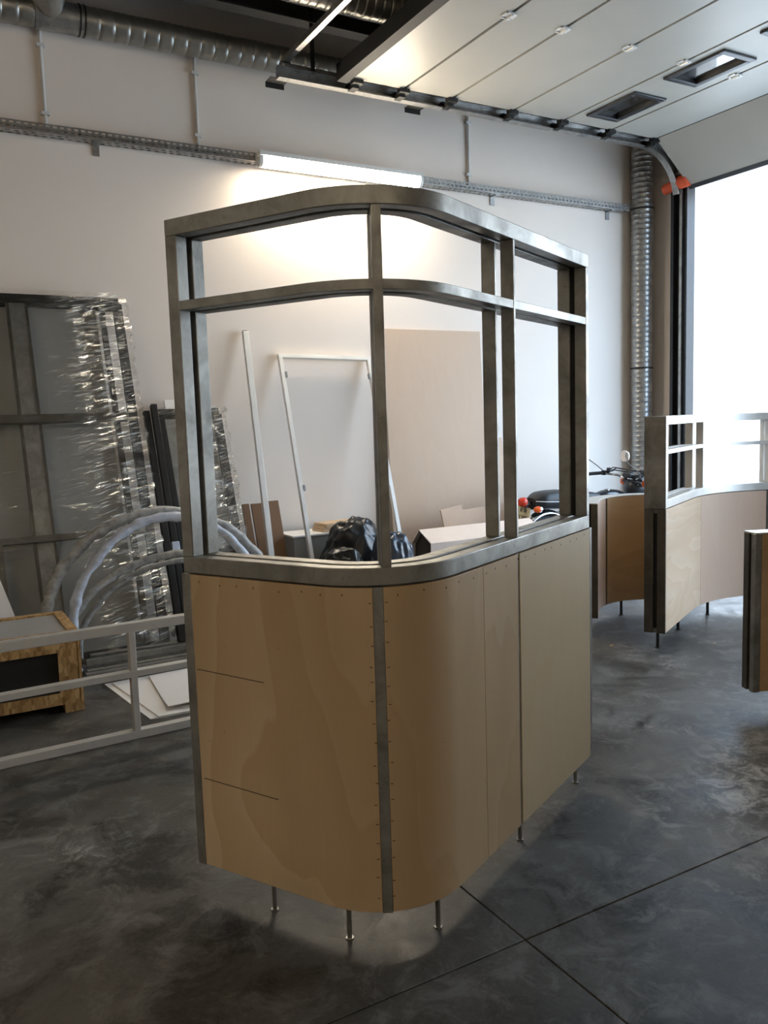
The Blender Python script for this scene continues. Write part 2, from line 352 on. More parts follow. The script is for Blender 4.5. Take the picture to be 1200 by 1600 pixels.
# ------------------------------------------------------------------ sectional door, its jamb and track
door = thing('door_1', None, None, (5.3, 4.3, 4.3)); door['kind'] = 'structure'
DY0, DY1, DZ = 1.06, 6.17, 4.30
jx = [3.30, 3.80, 4.285, 4.95, 5.545, 6.155, 6.77]
def door_window(panel, xa, xb, ya, yb):
    fr = MB(); w = .055; z0, z1 = DZ-.018, DZ+.05
    fr.box(xa, xb, ya, ya+w, z0, z1).box(xa, xb, yb-w, yb, z0, z1).box(xa, xa+w, ya+w, yb-w, z0, z1).box(xb-w, xb, ya+w, yb-w, z0, z1)
    f = fr.build('window_frame', 'black', panel, .006)
    MB().box(xa+w, xb-w, ya+w, yb-w, DZ+.015, DZ+.022).build('pane', 'pane', f)
wins = [(5.36, 5.96), (4.46, 5.06), (3.56, 4.16), (2.66, 3.26), (1.76, 2.36)]
for i in range(6):
    a, b = jx[i]+.013, jx[i+1]-.013; mb = MB()
    if i == 4:
        xa, xb = a+.075, b-.125; mb.box(a, xa+.02, DY0, DY1, DZ, DZ+.04).box(xb-.02, b, DY0, DY1, DZ, DZ+.04)
        ys = [DY0]
        for p, q in reversed(wins): ys += [p+.02, q-.02]
        ys.append(DY1)
        for k in range(0, len(ys), 2): mb.box(xa+.02, xb-.02, ys[k], ys[k+1], DZ, DZ+.04)
    else: mb.box(a, b, DY0, DY1, DZ, DZ+.04)
    p = mb.build('panel', 'panel', door)
    if i == 4:
        for q in wins: door_window(p, xa, xb, *q)
    MB().box(jx[i+1]-.013, jx[i+1]+.013, DY0, DY1, DZ+.016, DZ+.034).build('joint_seal', 'slot', door)
    for hy in (4.765, 3.36, 1.95):
        MB().box(jx[i+1]-.05, jx[i+1]+.05, hy-.03, hy+.03, DZ-.008, DZ).box(jx[i+1]-.035, jx[i+1]+.035, hy-.045, hy-.028, DZ-.012, DZ).box(jx[i+1]-.035, jx[i+1]+.035, hy+.028, hy+.045, DZ-.012, DZ).lathe([(.009, -.04), (.009, .04)], (jx[i+1], hy, DZ-.014), 'y', 8).build('hinge', 'white', door)
# bottom panel hangs down the bend
pa, pb = Vector((6.776, 0, DZ)), Vector((7.27, 0, 3.90)); t = (pb-pa).normalized(); nn = Vector((-t.z, 0, t.x))*.04
if nn.z < 0: nn = -nn
bp = MB().prism([(pa.x, pa.z), (pb.x, pb.z), (pb.x+nn.x, pb.z+nn.z), (pa.x+nn.x, pa.z+nn.z)], DY0, DY1, 'y').build('panel', 'panel', door)
e = pb+t*.05
MB().prism([(pb.x-.004, pb.z), (e.x-.004, e.z), (e.x+nn.x, e.z+nn.z), (pb.x+nn.x, pb.z+nn.z)], DY0, DY1+.02, 'y').build('bottom_seal', 'rubber', door)
# black top edge profile of the door leaf
MB().box(3.20, 3.294, DY0, DY1+.05, DZ-.02, DZ+.11).build('end_profile', 'slot', door)
MB().tube([(7.245, DY1+.10, 3.955), (7.245, DY1+.30, 3.925)], .055, 14).tube([(7.245, DY1-.02, 3.96), (7.245, DY1+.10, 3.955)], .07, 14).build('bumper', 'orange', door)
MB().box(7.20, 7.26, DY1-.01, DY1+.10, 3.985, 4.05).tube([(7.2, DY1+.12, 4.04), (7.2, DY1-.03, 4.04)], .022, 10).build('bottom_roller', 'galv', door)
jb = thing('door_jamb', 'black steel upright profile at the edge of the open door', 'door frame', (7.36, 6.35, 0))
MB().box(7.36, 7.42, 6.22, 6.44, 0, 3.93).build('back_plate', 'black', jb)
MB().box(7.30, 7.36, 6.22, 6.245, 0, 3.93).build('flange', 'black', jb)
MB().box(7.30, 7.36, 6.40, 6.44, 0, 3.93).build('flange', 'black', jb)
MB().box(7.315, 7.335, 6.30, 6.335, 0, 3.93).build('guide', 'galv', jb)
# track
tr = thing('door_track', 'galvanised roller track running along the wall beside the raised door', 'rail', (5, 6.27, 4.3))
def track_run(name, mat, dz0, dz1, y0, y1, xs=2.72):
    pts = [(xs, 4.30), (6.72, 4.30)]
    for kk in range(1, 9):
        a = PI/2*kk/9; pts.append((6.72+.55*math.sin(a), 4.30-.55*(1-math.cos(a))))
    mb = MB(); b0 = 0
    for i, (x, z) in enumerate(pts):
        x1, z1 = pts[min(i+1, len(pts)-1)]; x2, z2 = pts[max(i-1, 0)]; tt = Vector((x1-x2, z1-z2)).normalized(); n = Vector((-tt.y, tt.x))
        for d, yy in ((dz0, y0), (dz0, y1), (dz1, y1), (dz1, y0)): mb.v.append((x+n.x*d, yy, z+n.y*d))
    for i in range(len(pts)-1):
        o = 4*i
        for q in range(4): l = (q+1) % 4; mb.f.append((o+q, o+4+q, o+4+l, o+l))
    mb.f += [(0, 1, 2, 3), (4*len(pts)-1, 4*len(pts)-2, 4*len(pts)-3, 4*len(pts)-4)]
    return mb.build(name, mat, tr)
track_run('track_web', 'galv', -.045, .045, 6.325, 6.333)
track_run('lower_lip', 'galv', -.05, -.042, 6.26, 6.333)
track_run('upper_lip', 'galv', .042, .048, 6.28, 6.333)
MB().box(2.80, 6.7, 6.34, 6.346, 4.27, 4.40).box(2.80, 6.7, 6.34, 6.40, 4.395, 4.40).build('angle_rail', 'galv', tr)
rb0 = MB().box(-.045, .045, -.07, -.01, -.012, .03).box(-.03, .03, -.02, .07, -.035, .0).lathe([(.012, -.05), (.012, .04)], (0, .05, .012), 'y', 8).lathe([(.03, 0), (.032, .006), (.032, .02), (.03, .026)], (0, .085, .012), 'y', 14)
proto = None
for x in (3.36, 3.80, 4.285, 4.95, 5.545, 6.155, 6.76):
    if proto is None:
        proto = rb0.build('roller_bracket', 'dark', tr, local=True); proto.location = (x-5, 6.215-6.27, -.02)
    else: inst(proto, 'roller_bracket', tr, (x-5, 6.215-6.27, -.02))
for x in (2.76, 4.06): MB().box(x-.08, x+.08, 6.347, 6.46, 4.272, 4.277).box(x-.08, x+.08, 6.455, 6.46, 4.235, 4.277).build('wall_bracket', 'dark', tr)
MB().bar((3.03, 6.30, 4.34), (3.03, 6.30, ZC), .035, .006, (0, 1, 0)).build('hanger', 'dark', tr)
cr = thing('cross_rail', 'thin bright steel rail tying the track ends under the ceiling', 'rail', (2.82, 4.4, 4.38))
MB().box(2.80, 2.845, 2.3, 6.40, 4.412, 4.417).box(2.80, 2.805, 2.3, 6.40, 4.417, 4.455).build('angle', 'galv', cr)
MB().box(2.78, 2.86, 6.345, 6.40, 4.4025, 4.412).build('end_clip', 'dark', cr)

# ------------------------------------------------------------------ ducts
def flexduct(name, p0, p1, r, pitch, mat='flex', ring=None, root=None):
    p0 = Vector(p0); p1 = Vector(p1); L = (p1-p0).length; n = max(2, int(L/pitch)); pr = []
    for i in range(n):
        for f, q in ((0, .955), (.08, 1.0), (.3, 1.01), (.5, .985), (.7, 1.01), (.92, 1.0)): pr.append((r*q*(1+.012*math.sin(i*1.7)), (i+f)*L/n))
    pr.append((r*.955, L)); ax = (p1-p0).normalized(); mb = MB(); mb.lathe(pr, (0, 0, 0), 'z', 24)
    q = Vector((0, 0, 1)).rotation_difference(ax); mb.v = [tuple(p0+q @ Vector(v)) for v in mb.v]
    return mb.build(name, mat, root)
dc = thing('wall_duct', 'ribbed aluminium flexible duct running high along the back wall', 'duct', (3, 6.76, 4.6))
flexduct('flexible_hose', (X0, 6.77, 4.59), (1.02, 6.77, 4.595), .105, .11, root=dc)
flexduct('flexible_hose', (1.36, 6.77, 4.60), (6.9, 6.77, 4.62), .105, .11, root=dc)
MB().tube([(1.02, 6.77, 4.595), (1.36, 6.77, 4.60)], .108, 20).build('coupling', 'galv', dc)
for x in (1.33, 1.365): MB().lathe([(.112, x-.006), (.112, x+.006)], (0, 6.77, 4.60), 'x', 22).build('clamp', 'dark', dc)
MB().tube([(1.12, 6.72, 4.62), (1.10, 6.62, 4.66), (1.08, 6.5, 4.78), (1.08, 6.42, 4.95), (1.08, 6.40, ZC)], [.09, .12, .125, .125, .125], 18).build('branch', 'flex', dc)
MB().tube([(6.9, 6.77, 4.62), (7.05, 6.765, 4.61), (7.15, 6.755, 4.55), (7.20, 6.75, 4.45), (7.20, 6.75, 4.40)], .105, 18).build('elbow', 'flex', dc)
d2 = thing('ceiling_duct', 'shiny silver insulated duct under the dark ceiling', 'duct', (3, 5.93, 4.78))
flexduct('flexible_hose', (X0, 5.93, 4.78), (7.2, 5.93, 4.78), .12, .075, root=d2)
dv = thing('corner_duct', 'galvanised spiral duct standing in the corner beside the door', 'duct', (7.2, 6.75, 0))
pr = [(.118, 0)]; z = .02
while z < 4.4: pr += [(.118, z), (.122, z+.008), (.118, z+.016)]; z += .055
pr.append((.118, 4.42)); MB().lathe(pr, (7.2, 6.75, 0), 'z', 28).build('pipe', 'galv', dv)
for z in (.9, 2.05, 3.78): MB().lathe([(.126, z-.008), (.126, z+.008)], (7.2, 6.75, 0), 'z', 28).build('clamp', 'dark', dv)

# ------------------------------------------------------------------ cable tray, conduits, lamp
ct = thing('cable_tray', 'perforated galvanised cable tray running the length of the back wall', 'cable tray', (2, 6.85, 3.8))
for part, ya, yb in (('front_side', 6.775, 6.778), ('back_side', 6.880, 6.883)):
    mb = MB().box(-4, 7.03, ya, yb, 3.755, 3.768).box(-4, 7.03, ya, yb, 3.785, 3.797).box(-4, 7.03, ya, yb, 3.812, 3.822)
    x = -4
    while x < 7.0: mb.box(x, x+.022, ya, yb, 3.768, 3.785); mb.box(x+.025, x+.047, ya, yb, 3.797, 3.812); x += .05
    mb.build(part, 'galv', ct, 0, 0)
mb = MB().box(-4, 7.03, 6.778, 6.80, 3.755, 3.758).box(-4, 7.03, 6.82, 6.85, 3.755, 3.758).box(-4, 7.03, 6.875, 6.880, 3.755, 3.758); x = -4
while x < 7.0: mb.box(x, x+.03, 6.80, 6.82, 3.755, 3.758); mb.box(x+.02, x+.05, 6.85, 6.875, 3.755, 3.758); x += .06
mb.build('bottom', 'galv', ct, 0, 0)
for x in (1.42, 5.25, 6.82): MB().box(x-.025, x+.025, 6.80, 6.899, 3.745, 3.755).box(x-.025, x+.025, 6.889, 6.899, 3.67, 3.745).build('bracket', 'galv', ct)
for x, w in ((1.065, 'leftmost thin white conduit on the wall above the cable tray'), (2.24, 'thin white conduit above the tray, left of the lit lamp'), (4.962, 'thin white conduit above the tray, right of the lit lamp')):
    c = thing('conduit', w, 'conduit', (x, 6.88, 3.82), (0, 0, 0), 'wall conduits above the cable tray')
    MB().tube([(x, 6.882, 3.82), (x, 6.882, 4.50), (x, 6.86, 4.62)], .013, 10).build('pipe', 'white', c)
    for z in (3.93, 4.42): MB().box(x-.03, x+.03, 6.866, 6.90, z-.012, z+.012).build('clip', 'white', c)
lamp = thing('wall_lamp', 'lit fluorescent batten lamp fixed to the cable tray', 'lamp', (3.49, 6.72, 3.75))
MB().box(2.69, 4.29, 6.66, 6.772, 3.778, 3.812).box(2.69, 4.29, 6.762, 6.772, 3.705, 3.778).build('housing', 'white', lamp)
pf = []
for k in range(9): a = PI*k/8; pf.append((6.712-.05*math.copysign(abs(math.cos(a))**.7, math.cos(a)), 3.777-.085*math.sin(a)**.7))
MB().prism(pf, 2.72, 4.26, 'x').build('diffuser', 'tube', lamp, 0, 60)
for x in (2.69, 4.26): MB().prism([(p+(p-6.712)*.04, q-.002) for p, q in pf], x, x+.03, 'x').build('end_cap', 'white', lamp)
for x in (3.0, 3.32, 3.64, 3.96): MB().box(x-.012, x+.012, 6.67, 6.69, 3.755, 3.785).build('clip', 'galv', lamp)
# added battens, unseen behind the camera, for warm light from the left
def batten(x, y, z, label):
    l = thing('ceiling_lamp', label, 'lamp', (x, y, z), (0, 0, 0), 'added battens behind the viewer')
    MB().box(x-.8, x+.8, y-.045, y+.045, z, z+.05).build('housing', 'white', l)
    MB().prism([(y-.05, z), (y-.035, z-.045), (y+.035, z-.045), (y+.05, z)], x-.77, x+.77, 'x').build('diffuser', 'tube_b', l)
    for q in (-.6, .6): MB().tube([(x+q, y, z+.05), (x+q, y, ZC+.06)], .004, 6).build('hanger', 'galv', l)
batten(-2.6, 2.6, 4.5, 'added hanging batten lamp out of view at far left, nearest the back wall')
batten(-2.6, -.4, 4.5, 'added hanging batten lamp behind the viewer on the left')
batten(-2.6, -3.4, 4.5, 'added hanging batten lamp behind the viewer, farthest from the back wall on the left')
batten(1.6, -3.4, 4.5, 'added hanging batten lamp behind the viewer in the middle')

# ------------------------------------------------------------------ curved booths
def booth(name, label, path, T, zb, zw, panels, strips, trims, legs, zt=None, posts=(), fs=None, mid=None, prof=.05, slot=(.047, .068), steel_m='steel', end_m='steel', rail_m=None, front_m=None, leg_r=.0075, leg_m='steel_dim', mr=.028, bev=.0025, end_pad=0, cap=True):
    P = path; rail_m = rail_m or steel_m
    p = P.at(P.L/2, T/2); root = thing(name, label, 'booth', (p[0], p[1], 0))
    for a, b, m in panels: MB().sweep(P, a+.001, b-.001, 0, .016, zb+.004, zw-.004).build('plywood_panel', m, root, .001)
    for a, b, d in strips: MB().sweep(P, a, b, d, .03, zb, zw-.003).build('joint_strip', steel_m, root)
    for a, b in trims:
        MB().sweep(P, a, b, 0, slot[0], zb, zw-.002).build('end_profile', front_m or end_m, root, bev)
        MB().sweep(P, a, b, slot[1], T, zb, zw-.002).build('end_profile', end_m, root, bev)
        c, d = (a+.03, b+.005) if a < .5 else (a-.005, b-.03)
        MB().sweep(P, c, d, slot[0], slot[1], zb+.03, zw-.03).build('slot_plate', 'slot', root)
    ta, tb = trims[0][1], trims[1][0]
    MB().sweep(P, ta, tb, T-.016, T-.001, zb, zw-.002).build('back_panel', 'ply2', root)
    MB().sweep(P, ta, tb, .017, T-.017, zb, zb+.03).build('bottom_rail', 'steel_dim', root)
    if cap: MB().sweep(P, ta if zt else 0, tb if zt else P.L, .017 if zt else .0, T-.017 if zt else T, zw-.03 if zt else zw-.002, zw-.003 if zt else zw+.006).build('top_plate', 'alu' if not zt else 'steel_dim', root, 0 if zt else .001)
    for s_, d in legs:
        q = P.at(s_, d); MB().tube([(q[0], q[1], 0), (q[0], q[1], zb+.01)], leg_r, 10).lathe([(leg_r*1.7, 0), (leg_r*1.7, .004)], (q[0], q[1], 0), 'z', 12).build('leg', leg_m, root)
    if zt:
        f0, f1 = fs
        zr = [('top_rail', zt-prof, zt), ('sill_rail', zw+.001, zw+prof+.002)]
        for side, d0, d1 in (('front', 0, slot[0]), ('back', slot[1], T-.002)):
            for nm, za, zb_ in zr: MB().sweep(P, f0, f1, d0, d1, za, zb_).build(side+'_'+nm, rail_m, root, bev)
            if mid:
                MB().sweep(P, f0+.044, f1-.03, d0+.001, d1-.001, mid, mid+mr).build(side+'_middle_rail', rail_m, root, bev*.6)
            for i, (a, b) in enumerate(posts):
                za, zc = zw+prof+.002, zt-prof
                MB().sweep(P, a, b, d0, d1, za, zc).build(side+'_post', rail_m, root, bev)
        g0, g1 = slot; i = .02
        MB().sweep(P, f0+i, f1-i, g0, g1, zt-prof+.018, zt-.006).build('slot_plate', 'slot', root)
        MB().sweep(P, f0+i, f1-i, g0, g1, zw+.006, zw+prof-.014).build('slot_plate', 'slot', root)
        for a, b in (posts[0], posts[-1]):
            w = b-a; q0, q1 = (a+.002, b-.030) if a < .5 else (a+.022, b-.002)
            if q1-q0 < .008: q0, q1 = (a+b)/2-.004, (a+b)/2+.004
            MB().sweep(P, q0, q1, g0, g1, zw+prof, zt-prof+.02).build('slot_plate', 'slot', root)
    return root
PA = Path([(.708, 2.577), (1.102, 1.864), (2.393, 2.509)], [.30], 24)
b1 = booth('curved_booth', 'large curved plywood booth with a tall steel window frame in the foreground', PA, .12, .12, 1.092,
  [(.036, .698, 'ply1'), (.727, 1.166, 'ply2'), (1.166, 1.4205, 'ply3'), (1.4375, 2.118, 'ply4')], [(.698, .727, .001), (1.4205, 1.4375, .004)], [(0, .036), (2.118, PA.L)],
  [(.269, .06), (.570, .05), (.914, .045), (1.538, .06), (2.098, .06)], 2.176, [(.012, .056), (.727, .754), (1.417, 1.432), (2.083, 2.113)], (.012, 2.113), 1.904)
for a, b, za, zb in ((.045, .318, .782, .776), (.050, .355, .420, .414)):  # two saw cuts in the first panel
    mb = MB(); n = 8
    for i in range(n):
        s0 = a+(b-a)*i/n; s1 = a+(b-a)*(i+1)/n; mb.sweep(PA, s0, s1, -.0008, .002, za+(zb-za)*i/n-.0012, za+(zb-za)*i/n+.0012)
    mb.build('saw_cut', 'pencil', min((c for c in b1.children if c.name.startswith('plywood_panel')), key=lambda c: c.name))
mb = MB()                                             # staple marks along panel edges
for s_ in (.690, .735):
    for i in range(16): z = .17+i*.058+rnd.uniform(-.01, .01); q = rnd.uniform(-.004, .004); mb.sweep(PA, s_+q-.004, s_+q+.004, -.0006, .002, z, z+.0022)
for i in range(26): s_ = .07+i*.079+rnd.uniform(-.015, .015); z = 1.076-rnd.uniform(0, .012); (not .69 < s_ < .74) and mb.sweep(PA, s_, s_+.003, -.0006, .002, z-.006, z)
tag(mb.build('staple_mark', 'pencil', b1), kind='stuff')

PB = Path([(4.138, 3.674), (5.30, 4.268), (6.35, 3.60)], [.95], 20)
b2 = booth('curved_booth', 'concave plywood booth with a low steel rail, standing nearest the open door', PB, .137, .12, .937,
  [(.012, .925, 'plyw'), (.925, 1.62, 'plyc'), (1.66, PB.L-.03, 'plyo')], [(1.62, 1.66, .006)], [(0, .012), (PB.L-.03, PB.L)],
  [(.09, .07), (.62, .07), (1.15, .07), (1.9, .07)], 1.526, [(0, .05), (.945, .975), (1.63, 1.66), (PB.L-.05, PB.L)], (0, PB.L), 1.285, .055, (.055, .08), 'steel_end', 'steel_end', 'alu', leg_r=.011, leg_m='dark')
MB().sweep(PB, -.004, -.0005, 0, .137, .938, 1.526).build('end_cap', 'steel_dim', b2)
PC = Path([(4.095, 4.235), (4.50, 4.605), (4.99, 4.375)], [.42], 16)
booth('curved_booth', 'low concave plywood counter without a rail, between the big booth and the far one', PC, .12, .12, .930,
  [(.03, .43, 'plyc'), (.455, PC.L-.03, 'plyo')], [(.43, .455, .006)], [(0, .03), (PC.L-.03, PC.L)], [(.12, .06), (.66, .06), (.95, .06)], steel_m='steel_end', end_m='steel_end', leg_r=.011, leg_m='dark')
PD = Path([(3.603, 2.632), (4.30, 2.37), (4.62, 1.75)], [.4], 12)
booth('curved_booth', 'low plywood counter cut off by the right edge of the photo', PD, .10, .12, .934,
  [(.036, PD.L-.03, 'plyo')], [], [(0, .036), (PD.L-.03, PD.L)], [(.2, .05), (.7, .05), (1.2, .05)], steel_m='steel_end', end_m='steel_end', slot=(.036, .058), front_m='steel_dim', leg_r=.011, leg_m='dark')

# ------------------------------------------------------------------ low railing frame on the left
PR = Path([(-1.3, 4.02), (.30, 4.10), (2.0, 4.16)], [6.0], 8)
rf = thing('railing_frame', 'long low steel frame standing on the floor at left, in front of the crate', 'frame', (.3, 4.12, 0))
for nm, za, zb in (('bottom_rail', 0, .042), ('middle_rail', .318, .350), ('top_rail', .548, .594)): MB().sweep(PR, 0, PR.L, 0, .05, za, zb).build(nm, 'alu', rf, .002)
for s_ in (.02, 1.10, 2.17, 3.25):
    MB().sweep(PR, s_-.016, s_+.016, .002, .048, .042, .318).build('post', 'alu', rf, .002); MB().sweep(PR, s_-.016, s_+.016, .002, .048, .350, .548).build('post', 'alu', rf, .002)

# ------------------------------------------------------------------ crate, sheets, profiles at left
cx0, cx1, cy0, cy1 = -.45, .715, 4.735, 5.345
cr8 = thing('osb_crate', 'chipboard crate with a grey recessed lid and a dark open front', 'crate', (.13, 5.04, 0))
for x in (cx0, .15, cx1-.1): MB().box(x, x+.10, cy0+.005, cy1-.005, 0, .05).build('foot', 'osb', cr8)
MB().box(cx0, cx1-.005, cy0+.02, cy1, .05, .065).build('bottom_board', 'osb', cr8)
MB().box(cx0, cx1-.02, cy0, cy0+.018, .05, .115).build('front_lower_rail', 'osb', cr8)
MB().box(cx0, cx1-.02, cy0, cy0+.018, .345, .432).build('front_upper_rail', 'osb', cr8)
MB().box(cx1-.12, cx1-.02, cy0+.001, cy0+.019, .115, .345).build('front_stile', 'osb', cr8)
MB().box(cx0, cx0+.1, cy0+.001, cy0+.019, .115, .345).build('front_stile', 'osb', cr8)
MB().box(cx1-.015, cx1, cy0+.004, cy1, .052, .432).build('side_board', 'osb', cr8)
MB().box(cx0, cx0+.015, cy0+.02, cy1, .065, .432).build('side_board', 'osb', cr8)
MB().box(cx0+.015, cx1-.02, cy1-.015, cy1, .065, .432).build('back_board', 'osb', cr8)
MB().box(cx0+.02, cx1-.03, cy0+.03, cy1-.03, .07, .41).build('inside', 'slot', cr8)  # solid black block paints the shade behind the open front
for n, a in (('lid_rail', (cx0, cx1, cy0, cy0+.055)), ('lid_rail', (cx0, cx1, cy1-.05, cy1)), ('lid_stile', (cx1-.055, cx1, cy0+.055, cy1-.05)), ('lid_stile', (cx0, cx0+.055, cy0+.055, cy1-.05))):
    MB().box(a[0], a[1], a[2], a[3], .433, .452).build(n, 'osb', cr8)
MB().box(cx0+.055, cx1-.055, cy0+.055, cy1-.05, .428, .442).build('lid_panel', 'grey', cr8)
# white board leaning behind the crate
wbd = MB().prism([(-.9, .0), (.575, .0), (.39, .70), (-.9, .70)], -.006, .006, 'y').build('leaning_board', 'paper'); wbd.location = (0, 5.36, 0); wbd.rotation_euler = (math.radians(-14), 0, 0)
tag(wbd, 'white board with a slanted edge leaning behind the chipboard crate', 'board')
def warped(name, pts, z0, amp, mat, label, sx=10, sy=10, th=.004, corner=0):
    a, b, c, d = [Vector(p) for p in pts]; mb = MB(); G = []
    for j in range(sy+1):
        for i in range(sx+1):
            u, v = i/sx, j/sy; p = (a*(1-u)+b*u)*(1-v)+(d*(1-u)+c*u)*v
            z = z0+amp*(.5+.5*math.sin(u*3.1+v*2.2+z0*90))*u+corner*max(0, (1-v)-.55)**2*4*(.3+u)
            mb.v.append((p.x, p.y, z))
    n = len(mb.v); mb.v += [(x, y, z+th) for x, y, z in mb.v]
    I = lambda i, j, o=0: o+j*(sx+1)+i
    for j in range(sy):
        for i in range(sx):
            mb.f.append((I(i, j), I(i, j+1), I(i+1, j+1), I(i+1, j))); mb.f.append((I(i, j, n), I(i+1, j, n), I(i+1, j+1, n), I(i, j+1, n)))
    for i in range(sx): mb.f.append((I(i, 0), I(i+1, 0), I(i+1, 0, n), I(i, 0, n))); mb.f.append((I(i, sy), I(i, sy, n), I(i+1, sy, n), I(i+1, sy)))
    for j in range(sy): mb.f.append((I(0, j), I(0, j, n), I(0, j+1, n), I(0, j+1))); mb.f.append((I(sx, j), I(sx, j+1), I(sx, j+1, n), I(sx, j, n)))
    return tag(mb.build(name, mat), label, 'sheet', 'white sheets lying on the floor')
warped('floor_sheet', [(.985, 4.36), (2.0, 4.30), (2.05, 5.20), (.90, 5.14)], 0, 0, 'paper', 'lowest white sheet of the pile on the floor behind the low frame')
warped('floor_sheet', [(1.03, 4.36), (2.05, 4.28), (2.08, 5.18), (.94, 5.12)], .006, .004, 'paper', 'middle white sheet of the pile on the floor, its front edge curling')
warped('floor_sheet', [(1.10, 4.42), (2.08, 4.28), (2.10, 5.16), (1.16, 5.10)], .016, .018, 'paper', 'top bowed sheet of the white pile on the floor', corner=.06)
# steel profiles lying on the floor under the leaning bundle
for i, (y, z, x0, x1, w, m, lb) in enumerate((
    (5.26, .0, .82, 2.0, .05, 'steel_dim', 'nearest steel profile lying on the floor below the wrapped bundle'),
    (5.33, .0, .84, 2.02, .05, 'steel', 'second steel profile lying on the floor, just behind the nearest one'),
    (5.415, .0, .83, 2.0, .06, 'steel_dim', 'third steel profile on the floor, in the middle of the pile'),
    (5.50, .0, .86, 2.0, .05, 'dark', 'black steel profile on the floor at the back of the pile'),
    (5.42, .056, .85, 2.0, .04, 'steel', 'thin steel profile lying on top of the floor pile'),
    (5.66, .0, .92, 1.5, .06, 'steel', 'rearmost steel profile on the floor against the leaning bundle'))):
    mb = MB(); t = .004; h = w*.9; a = .02*math.sin(i*2.3)
    for p in ((0, w, 0, t), (0, w, h-t, h), (0, t, t, h-t), (w-t, w, t, h-t)):
        mb.quadbox([(x0, y+p[0], z+p[2]), (x1, y+p[0]+a, z+p[2]), (x1, y+p[1]+a, z+p[2]), (x0, y+p[1], z+p[2]), (x0, y+p[0], z+p[3]), (x1, y+p[0]+a, z+p[3]), (x1, y+p[1]+a, z+p[3]), (x0, y+p[1], z+p[3])])
    tag(mb.build('steel_profile', m), lb, 'profile', 'steel profiles on the floor')
tag(MB().tube([(.08, 4.535, .006), (.252, 4.515, .006)], .005, 8).build('floor_rod', 'white'), 'short white rod on the floor at the far left edge', 'rod')

# ------------------------------------------------------------------ leaning, wrapped bundles
def lean(name, label, cat, base, top_y, height, group=None):
    """Empty at the foot of a leaning thing; local z runs up along it"""
    a = math.asin(max(-1, min(1, (top_y-base[1])/height)))
    return thing(name, label, cat, base, (-a, 0, 0), group)
def lbar(root, name, x0, x1, y0, y1, z0, z1, mat, bevel=0): return MB().box(x0, x1, y0, y1, z0, z1).build(name, mat, root, bevel, local=True)
def film(root, x0, x1, y0, y1, z0, z1, mat, nx, nz, amp=.006, seed=0):
    mb = MB()
    ring = [(x0+(x1-x0)*i/nx, y0) for i in range(nx+1)]+[(x1, y0+(y1-y0)*i/3) for i in range(1, 4)]+[(x1-(x1-x0)*i/nx, y1) for i in range(1, nx+1)]+[(x0, y1-(y1-y0)*i/3) for i in range(1, 3)]
    m = len(ring)
    for j in range(nz+1):
        z = z0+(z1-z0)*j/nz
        for (x, y) in ring:
            d = noise.noise(Vector((x*3+seed, y*8, z*16+x*4)))*amp*(1.6 if x > x1-.35 else .6)
            mb.v.append((x+(d if x >= x1 else 0), y-abs(d) if y == y0 else y+abs(d), z))
    for j in range(nz):
        for i in range(m): l = (i+1) % m; mb.f.append((j*m+i, j*m+l, (j+1)*m+l, (j+1)*m+i))
    return mb.build('stretch_film', mat, root, 0, 80, local=True)
wb = lean('wrapped_bundle', 'tall stack of steel frames wrapped in clear film leaning on the wall', 'bundle', (0, 5.80, 0), 6.70, 2.75)
H1 = 2.73; xr = 1.52
for f, (dy, xx, hh) in enumerate(((0, xr-.05, H1-.02), (.06, xr-.03, H1), (.12, xr, H1-.005))):
    g = MB().box(-1.2, xx, dy, dy+.045, hh-.05, hh).build('frame_top', 'dark', wb, local=True)
    lbar(wb, 'frame_foot', -1.2, xx, dy, dy+.045, 0, .05, 'dark'); lbar(wb, 'frame_stile', xx-.045, xx, dy, dy+.045, .05, hh-.05, 'dark'); lbar(wb, 'frame_stile', -1.2, -1.155, dy, dy+.045, .05, hh-.05, 'dark')
    if f == 0:
        lbar(wb, 'frame_rail', -1.155, xx-.045, dy, dy+.045, 1.715, 1.775, 'steel_end'); lbar(wb, 'frame_rail', -1.155, xx-.045, dy, dy+.045, .845, .89, 'steel_end')
        lbar(wb, 'frame_stile', .40, .47, dy, dy+.045, .05, .86, 'steel_end')
    if f == 1:
        lbar(wb, 'frame_stile', 1.33, 1.37, dy, dy+.04, .05, hh-.05, 'steel_end'); lbar(wb, 'frame_stile', .69, .80, dy, dy+.04, .05, hh-.05, 'steel_dim')
        for x in (.682, .808): lbar(wb, 'stile_edge', x-.009, x+.009, dy-.004, dy+.04, .05, hh-.05, 'steel_end')
    if f == 2: lbar(wb, 'frame_panel', -1.1, xx-.20, dy+.03, dy+.04, .05, hh-.05, 'grey')
film(wb, -1.23, xr+.012, -.012, .18, .03, H1+.012, 'film', 40, 110, .012)
w2 = lean('wrapped_bundle', 'shorter stack of dark frames in clear film beside the tall one', 'bundle', (0, 6.02, 0), 6.62, 1.83)
for f, (dy, xa, xb, hh) in enumerate(((0, 1.66, 2.20, 1.80), (.06, 1.68, 2.24, 1.77))):
    for a in ((xa, xb, hh-.05, hh), (xa, xb, 0, .05), (xa, xa+.045, .05, hh-.05), (xb-.05, xb, .05, hh-.05), (xa+.045, xb-.05, .6, .65)): lbar(w2, 'frame_bar', a[0], a[1], dy, dy+.045, a[2], a[3], 'dark')
lbar(w2, 'frame_panel', 1.74, 2.14, .02, .03, .05, 1.72, 'steel_dim')
lbar(w2, 'foam_board', 1.80, 2.1, .115, .14, 0, 1.92, 'paper')
film(w2, 1.645, 2.255, -.015, .11, .03, 1.81, 'film_dense', 26, 90, .014, 11)
